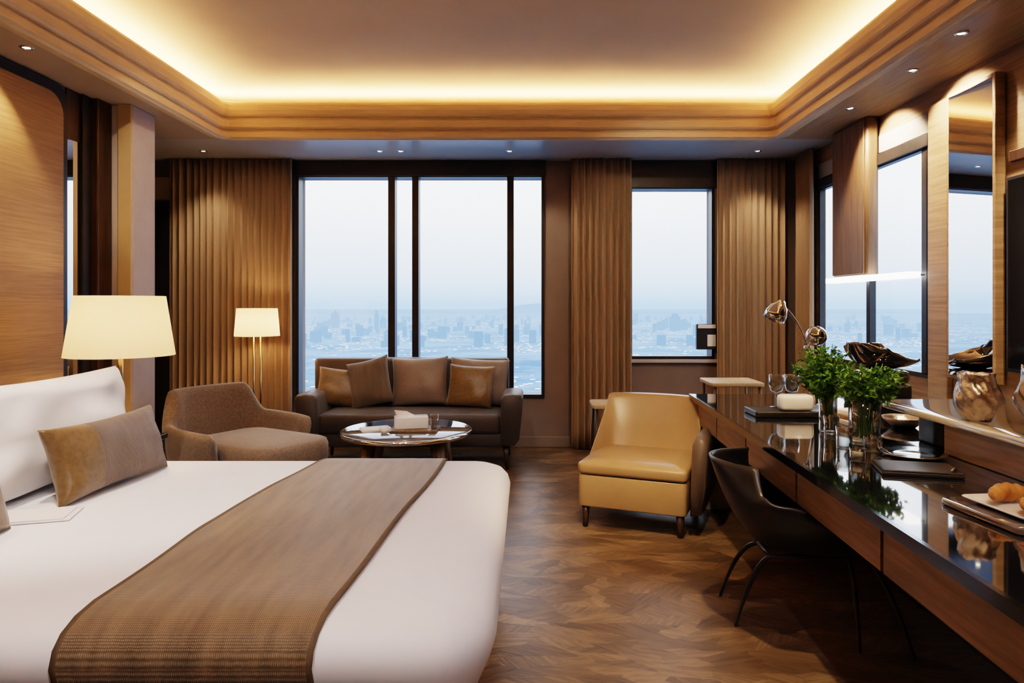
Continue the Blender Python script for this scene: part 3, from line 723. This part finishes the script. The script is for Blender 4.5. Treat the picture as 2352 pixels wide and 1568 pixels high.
pl2 = rloft('plate', -.10, -.12, .10, .12, .02, [(.03, 0), (.02, .004), (0, .014), (.004, .016), (.03, .008), (.05, .008)], M['white'], loc=(1.40, 1.93, DZ + .0185), rot=(0, 0, .1)); tag(pl2, 'white rectangular plate holding croissants', 'plate')
def croissant(x, y, rz, s=1):
    pts, rd = [], []
    for i in range(31):
        t = -1 + 2 * i / 30; a = t * 1.15
        pts.append((.085 * s * math.sin(a), .085 * s * (math.cos(a) - 1) * .8, .026 * s))
        rd.append(s * (.004 + .022 * (1 - abs(t) ** 1.7)) * (1 + .09 * math.sin(t * 22)))
    o = tube('croissant', pts, rd, M['bread'], seg=14, loc=(x, y, DZ + .030), rot=(0, 0, rz))
    tag(o, 'golden brown croissant on white plate', 'croissant', 'croissants on the plate')
croissant(1.39, 1.98, .2); croissant(1.41, 1.88, .1, .95)

def crum(x, y, r, h, seed):
    prof = []
    for i in range(21):
        v = i / 20; prof.append((r * (.62 + .45 * math.sin(min(1, v * 1.25) * math.pi * .8)) * (1 - .25 * max(0, v - .6)), v * h))
    prof = [(0, 0)] + prof + [(prof[-1][0] - .006, h), (prof[-1][0] * .7, h * .8), (0, h * .75)]
    o = lathe('vase', prof, M['silver'], seg=80, loc=(x, y, .9145))
    for v in o.data.vertices:
        rr = math.hypot(v.co.x, v.co.y)
        if rr > .01 and v.co.z > .003:
            an = math.atan2(v.co.y, v.co.x)
            k = 1 + .22 * noise.noise(Vector((v.co.x * 22 + seed, v.co.y * 22, v.co.z * 14))) + .06 * math.sin(an * 11 + 18 * v.co.z / h + seed)
            v.co.x *= k; v.co.y *= k; v.co.z += .02 * noise.noise(Vector((v.co.x * 20, v.co.y * 20, seed))) * v.co.z / h
    tag(o, 'crumpled ribbed silver vase on raised shelf', 'vase', 'crumpled silver vases')
crum(1.70, 2.58, .072, .18, 1); crum(1.86, 2.46, .075, .21, 5)
for i, (c, w) in enumerate((('paper', .15), ('cushtan', .135), ('paper', .12))):
    o = box('book', (-w / 2, -w * .7, 0), (w / 2, w * .7, .022), M[c], .003, loc=(1.66, 3.45, DZ + i * .0225), rot=(0, 0, .2 * i)); tag(o, 'hardback book in small stack on desk', 'book', 'books stacked on the desk')
bw = lathe('bowl', [(0, 0), (.05, 0), (.09, .035), (.10, .05), (.096, .05), (.085, .036), (.045, .006), (0, .005)], M['silver'], loc=(1.85, 3.35, DZ), cap1=False); tag(bw, 'shallow silver bowl on desk', 'bowl')
sp_ = lathe('plate', [(0, 0), (.07, 0), (.12, .010), (.12, .013), (.07, .004), (0, .004)], M['chrome'], loc=(1.54, 2.72, DZ), cap1=False); tag(sp_, 'round silver plate on glossy desk', 'plate')

dl = thing('desk_lamp', 'chrome articulated desk lamp with round head', 'lamp', (1.70, 4.02, DZ))
lathe('lamp_base', [(0, 0), (.08, 0), (.08, .012), (.02, .02), (0, .02)], M['chrome'], parent=dl)
tube('lower_arm', [(0, 0, .015), (-.02, 0, .2), (-.05, 0, .345)], .008, M['chrome'], parent=dl)
tube('upper_arm', bez((-.05, 0, .345), (-.09, 0, .50), (-.185, 0, .585), 8), .008, M['chrome'], parent=dl)
lathe('joint', [(0, -.02), (.016, -.014), (.02, 0), (.016, .014), (0, .02)], M['chrome'], parent=dl, loc=(-.05, 0, .345), seg=18)
lathe('lamp_head', [(0, .072), (.020, .07), (.029, .05), (.050, .028), (.062, -.01), (.064, -.055), (.060, -.055), (.055, -.01), (.033, .02), (0, .033)], M['chrome'], parent=dl, loc=(-.225, 0, .56), rot=(0, math.radians(25), 0), cap1=False)
sp = [(.060 * math.cos(a), .060 * math.sin(a)) for a in [-math.pi / 2 + math.pi * i / 14 for i in range(15)]]
lathe('counterweight', [(max(a, 0), b) for a, b in sp], M['chrome'], parent=dl, loc=(.005, 0, .415), seg=32)
tube('counterweight_rod', [(-.05, 0, .345), (-.02, 0, .385)], .006, M['chrome'], parent=dl)

# black lounge shape added on the desk for an armchair reflected in the mirror
sc = thing('mirrored_armchair', 'black glossy lounge shape added for an armchair reflected in mirror', 'mirrored_armchair', (2.13, 4.15, DZ), 115)
soft('plinth', -.15, -.14, .15, .14, 0, .12, M['blackmat'], R=.05, e=.012, parent=sc)
soft('seat_body', -.12, -.19, .12, .13, .121, .20, M['black'], R=.08, e=.03, dome=.01, parent=sc)
vs, fs = shell([(-.36, .40), (-.28, .365), (-.12, .345), (.03, .345), (.17, .38), (.265, .47), (.325, .56), (.37, .64)], 24, 24, .25, .13)
vs = [(x * .56, y * .56, z * .56 + .018) for x, y, z in vs]
mk('curved_shell', vs, fs, M['black'], smooth=True, parent=sc, solid=.014)

st_ = thing('side_table', 'pale wood framed side table beside desk', 'table', (1.60, 5.35, 0))
soft('table_top', -.20, -.2, .20, .2, .73, .76, M['palewood'], R=.03, e=.006, parent=st_)
for x in (-.17, .17):
    for y in (-.17, .17): tube('leg', [(x, y, .73), (x, y, 0)], .013, M['midwood'], parent=st_)
box('lower_shelf', (-.17, -.17, .3), (.17, .17, .32), M['midwood'], .003, parent=st_)
s2 = thing('side_table', 'small pale side table behind beige armchair', 'table', (.66, 5.2, 0))
soft('table_top', -.17, -.16, .17, .16, .58, .61, M['palewood'], R=.03, e=.006, parent=s2)
for x in (-.14, .14):
    for y in (-.13, .13): tube('leg', [(x, y, .58), (x * 1.1, y * 1.1, 0)], .012, M['darkwood'], parent=s2)

wc = thing('window_thermostat', 'small dark framed wall control with white plate beside window', 'wall control', (1.70, 6.43, .93))
box('frame', (-.10, 0, 0), (.09, .045, .24), M['frame'], .004, parent=wc)
box('plate', (-.09, -.006, .20), (.08, 0, .235), M['white'], .002, parent=wc)
box('plate', (.0, -.006, .03), (.08, 0, .14), M['white'], .002, parent=wc)

# ------------------------------------------------------------------ downlights
def spot(name, loc, tgt, power, ang, blend=.6, rad=.03, col=(1, .74, .48)):
    l = bpy.data.lights.new(name, 'SPOT'); l.energy = power; l.color = col; l.spot_size = math.radians(ang); l.spot_blend = blend; l.shadow_soft_size = rad
    o = bpy.data.objects.new(name, l); C.objects.link(o); o.location = loc
    o.rotation_euler = (Vector(tgt) - Vector(loc)).to_track_quat('-Z', 'Y').to_euler()
def downlight(x, y, z=S, tgt=None, power=0, ang=60, **k):
    t = thing('downlight', 'small recessed round downlight with glowing lens', 'downlight', (x, y, z), group='recessed ceiling downlights')
    lathe('trim_ring', [(.019, -.001), (.034, -.001), (.034, -.005), (.024, -.008), (.019, -.004), (.019, -.001)], M['chrome'], seg=28, parent=t, cap0=False, cap1=False)
    lathe('lens', [(0, -.003), (.020, -.003), (.020, -.001), (0, -.001)], M['lens'], seg=20, parent=t)
    if power: spot('downlight_beam', (x, y, z - .02), tgt, power, ang, **k)
for x, tx, pw in ((872, 700, 20), (920, 1000, 10), (1170, 1380, 30), (1740, 1760, 42), (467, 500, 30)):
    X = (x - 1210) / 1568 * 6.07; TX = (tx - 1210) / 1568 * 6.4
    downlight(X, 6.07, S, (TX, 6.3, .6), pw, 85, rad=.08, col=(1, .78, .54))
for y in (3.0, 3.98, 4.75): downlight(2.25, y, S, (2.72, y, 2.15), 100, 100, blend=.35)
downlight(2.19, 3.44, S, (1.9, 3.44, 0), 55, 60)
for y in (3.63, 2.4): downlight(-2.66, y, S, (-2.9, y, 1.2), 36, 80, blend=.5)
NEU = (1, .89, .81)
downlight(.15, 2.6, UC, (.8, 4.35, .3), 165, 32, blend=.5, col=(1, .76, .48))
downlight(-.6, 2.6, UC, (-.9, 5.2, .4), 110, 40, col=(1, .80, .60))  # unseen ceiling fixture, added as fill over table and sofa
downlight(.7, 2.2, UC, (.95, 3.2, 0), 220, 54, col=(1, .76, .48))  # out-of-frame fixture added to brighten the floor by the desk
downlight(-1.0, 1.0, UC, (-1.0, 2.7, .5), 110, 62, col=NEU)  # neutral fill added over the bed, fixture unseen
downlight(-1.6, 2.2, UC, (-1.9, 3.2, .6), 120, 60, col=NEU)  # second added bed fill, aimed at pillow and cushion
downlight(1.5, 1.4, UC, (1.5, 2.8, .7), 80, 60)
downlight(.5, -.4, UC, (-.2, 2.4, .3), 130, 60, col=(.95, .93, 1))  # cool fill added behind the camera for the bed
downlight(.9, 3.6, UC, (1.3, 6.4, 1.2), 90, 60, col=(1, .80, .58))  # unseen fixture added to brighten the right curtains
downlight(-1.9, 3.4, UC, (-2.7, 6.3, 1.2), 70, 50, col=(1, .78, .55))  # same for the left curtain, added out of frame

def strip(name, loc, sx, sy, power, tilt):
    l = bpy.data.lights.new(name, 'AREA'); l.shape = 'RECTANGLE'; l.size = sx; l.size_y = sy; l.energy = power; l.color = (1, .62, .30)
    o = bpy.data.objects.new(name, l); C.objects.link(o); o.location = loc
    o.rotation_euler = (math.pi + tilt[1], tilt[0], 0)
zc = S + .255; W = ox1 - ox0; H = oy1 - oy0; mxx = (ox0 + ox1) / 2; myy = (oy0 + oy1) / 2; q = .16; PW = 14
TA = math.radians(25)
strip('cove_light', (mxx, oy1 + q, zc), W + .3, .05, PW * W, (0, -TA))
strip('cove_light', (mxx, oy0 - q, zc), W + .3, .05, PW * W, (0, TA))
strip('cove_light', (ox0 - q, myy, zc), .05, H + .3, PW * H, (-TA, 0))
strip('cove_light', (ox1 + q, myy, zc), .05, H + .3, PW * H, (TA, 0))
bpy.context.view_layer.update()
for o in scene.objects:
    if o.name.startswith('cove_light'):
        d = o.matrix_world.to_quaternion() @ Vector((0, 0, -1)); c = Vector((mxx, myy, 0)) - o.location; c.z = 0
        if d.xy.dot(c.xy) < 0: o.rotation_euler = (2 * math.pi - o.rotation_euler.x, -o.rotation_euler.y, 0)

# ------------------------------------------------------------------ outside
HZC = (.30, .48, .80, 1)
def hazemat(name, city):  # haze painted into the emission colour, thicker with distance from the origin
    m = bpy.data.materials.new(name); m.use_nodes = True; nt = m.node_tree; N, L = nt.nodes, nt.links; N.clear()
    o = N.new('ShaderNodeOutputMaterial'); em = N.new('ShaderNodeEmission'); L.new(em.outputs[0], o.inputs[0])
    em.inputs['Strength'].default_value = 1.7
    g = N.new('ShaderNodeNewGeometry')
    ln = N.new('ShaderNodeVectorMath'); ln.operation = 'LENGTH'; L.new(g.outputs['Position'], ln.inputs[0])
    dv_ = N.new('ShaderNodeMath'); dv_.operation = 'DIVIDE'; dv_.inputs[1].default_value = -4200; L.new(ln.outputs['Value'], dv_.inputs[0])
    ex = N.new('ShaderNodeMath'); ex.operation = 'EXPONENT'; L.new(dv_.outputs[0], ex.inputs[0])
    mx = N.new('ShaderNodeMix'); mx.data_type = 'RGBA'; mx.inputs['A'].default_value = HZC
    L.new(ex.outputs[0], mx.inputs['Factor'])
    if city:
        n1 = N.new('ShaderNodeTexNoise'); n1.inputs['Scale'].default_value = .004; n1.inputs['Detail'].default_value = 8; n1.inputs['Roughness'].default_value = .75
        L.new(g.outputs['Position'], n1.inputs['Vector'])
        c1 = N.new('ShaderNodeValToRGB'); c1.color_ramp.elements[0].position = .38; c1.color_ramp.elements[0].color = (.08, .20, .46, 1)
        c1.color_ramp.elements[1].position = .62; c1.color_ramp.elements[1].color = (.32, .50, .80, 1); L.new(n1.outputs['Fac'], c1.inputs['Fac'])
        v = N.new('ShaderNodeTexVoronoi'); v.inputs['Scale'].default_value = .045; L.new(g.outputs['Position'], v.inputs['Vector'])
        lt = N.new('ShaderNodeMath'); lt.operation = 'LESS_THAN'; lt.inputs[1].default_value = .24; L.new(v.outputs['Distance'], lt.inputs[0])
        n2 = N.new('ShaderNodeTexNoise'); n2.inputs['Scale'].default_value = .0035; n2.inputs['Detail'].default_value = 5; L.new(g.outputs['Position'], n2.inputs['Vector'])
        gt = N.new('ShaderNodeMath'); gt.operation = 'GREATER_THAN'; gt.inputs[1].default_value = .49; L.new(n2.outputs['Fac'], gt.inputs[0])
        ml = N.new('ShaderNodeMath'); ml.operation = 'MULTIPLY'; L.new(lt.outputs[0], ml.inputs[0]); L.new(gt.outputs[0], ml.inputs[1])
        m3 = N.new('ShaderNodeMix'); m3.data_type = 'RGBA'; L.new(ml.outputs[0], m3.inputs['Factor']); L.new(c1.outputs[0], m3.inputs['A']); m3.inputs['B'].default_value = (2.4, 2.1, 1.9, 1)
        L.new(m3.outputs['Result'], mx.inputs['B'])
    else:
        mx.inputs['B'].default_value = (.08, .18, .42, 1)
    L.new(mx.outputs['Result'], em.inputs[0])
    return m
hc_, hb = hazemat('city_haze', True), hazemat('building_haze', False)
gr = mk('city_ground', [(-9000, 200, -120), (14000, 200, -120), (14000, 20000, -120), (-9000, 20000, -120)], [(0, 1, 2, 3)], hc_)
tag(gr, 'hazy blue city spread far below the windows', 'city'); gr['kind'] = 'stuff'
random.seed(11); L_ = []
for i in range(420):
    y = random.uniform(1900, 6000); x = random.uniform(-.62, .75) * y
    w = random.uniform(5, 16); h = random.uniform(12, 45) * (1 if random.random() < .9 else 1.5)
    L_.append(((x - w, y, -120), (x + w, y + w, -120 + h)))
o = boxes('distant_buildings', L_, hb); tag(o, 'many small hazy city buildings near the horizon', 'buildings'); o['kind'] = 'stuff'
def tower(px, top, y, w, label, spire=False):
    X = (px - 1210) / 1568 * y; h = 1.35 - (top - 700) / 1568 * y + 120
    pts = [((-w, -w, 0), (w, w, h * .82)), ((-w * .6, -w * .6, h * .82), (w * .6, w * .6, h * (.9 if spire else 1)))]
    if spire: pts.append(((-w * .2, -w * .2, h * .9), (w * .2, w * .2, h)))
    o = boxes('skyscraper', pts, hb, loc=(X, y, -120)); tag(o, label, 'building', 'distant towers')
tower(770, 712, 3600, 18, 'distant hazy tower with spire', True)
tower(865, 713, 3300, 9, 'distant slim hazy tower')
tower(880, 728, 3500, 14, 'distant blocky hazy tower')
tower(748, 738, 3700, 16, 'distant blocky hazy tower')
tower(1550, 720, 3200, 22, 'distant wide hazy tower')
tower(1572, 732, 3300, 14, 'distant blocky hazy tower')
tower(1515, 738, 3300, 18, 'distant blocky hazy tower')
tower(1530, 730, 3500, 10, 'distant slim hazy tower')
vs, fs = [], []
for i in range(121):
    x = -9000 + i * 190; h = 30 + 80 * max(0, noise.noise(Vector((i * .09, 3, 0)))) + 90 * math.exp(-((x - 120) / 500) ** 2)
    vs += [(x, 9500, -120), (x, 9500, -120 + h), (x, 10500, -120)]
for i in range(120):
    a = i * 3; fs += [(a, a + 3, a + 4, a + 1), (a + 1, a + 4, a + 5, a + 2)]
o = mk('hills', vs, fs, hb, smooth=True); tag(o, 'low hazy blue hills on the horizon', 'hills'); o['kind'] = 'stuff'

w = bpy.data.worlds.new('World'); scene.world = w; w.use_nodes = True; nt = w.node_tree; N, L = nt.nodes, nt.links
bg = N['Background']; tc = N.new('ShaderNodeTexCoord'); sx = N.new('ShaderNodeSeparateXYZ'); cr = N.new('ShaderNodeValToRGB')
L.new(tc.outputs['Generated'], sx.inputs[0]); L.new(sx.outputs['Z'], cr.inputs['Fac']); L.new(cr.outputs[0], bg.inputs['Color'])
e = cr.color_ramp.elements; e[0].position = 0; e[0].color = (.24, .38, .62, 1); e[1].position = .6; e[1].color = (.80, .88, 1, 1)
k = e.new(.035); k.color = (.42, .54, .72, 1); k = e.new(.16); k.color = (.88, .94, 1.0, 1)
bg.inputs['Strength'].default_value = 2.6
scene.view_settings.view_transform = 'Filmic'
scene.view_settings.look = 'High Contrast'
scene.view_settings.exposure = 0.3
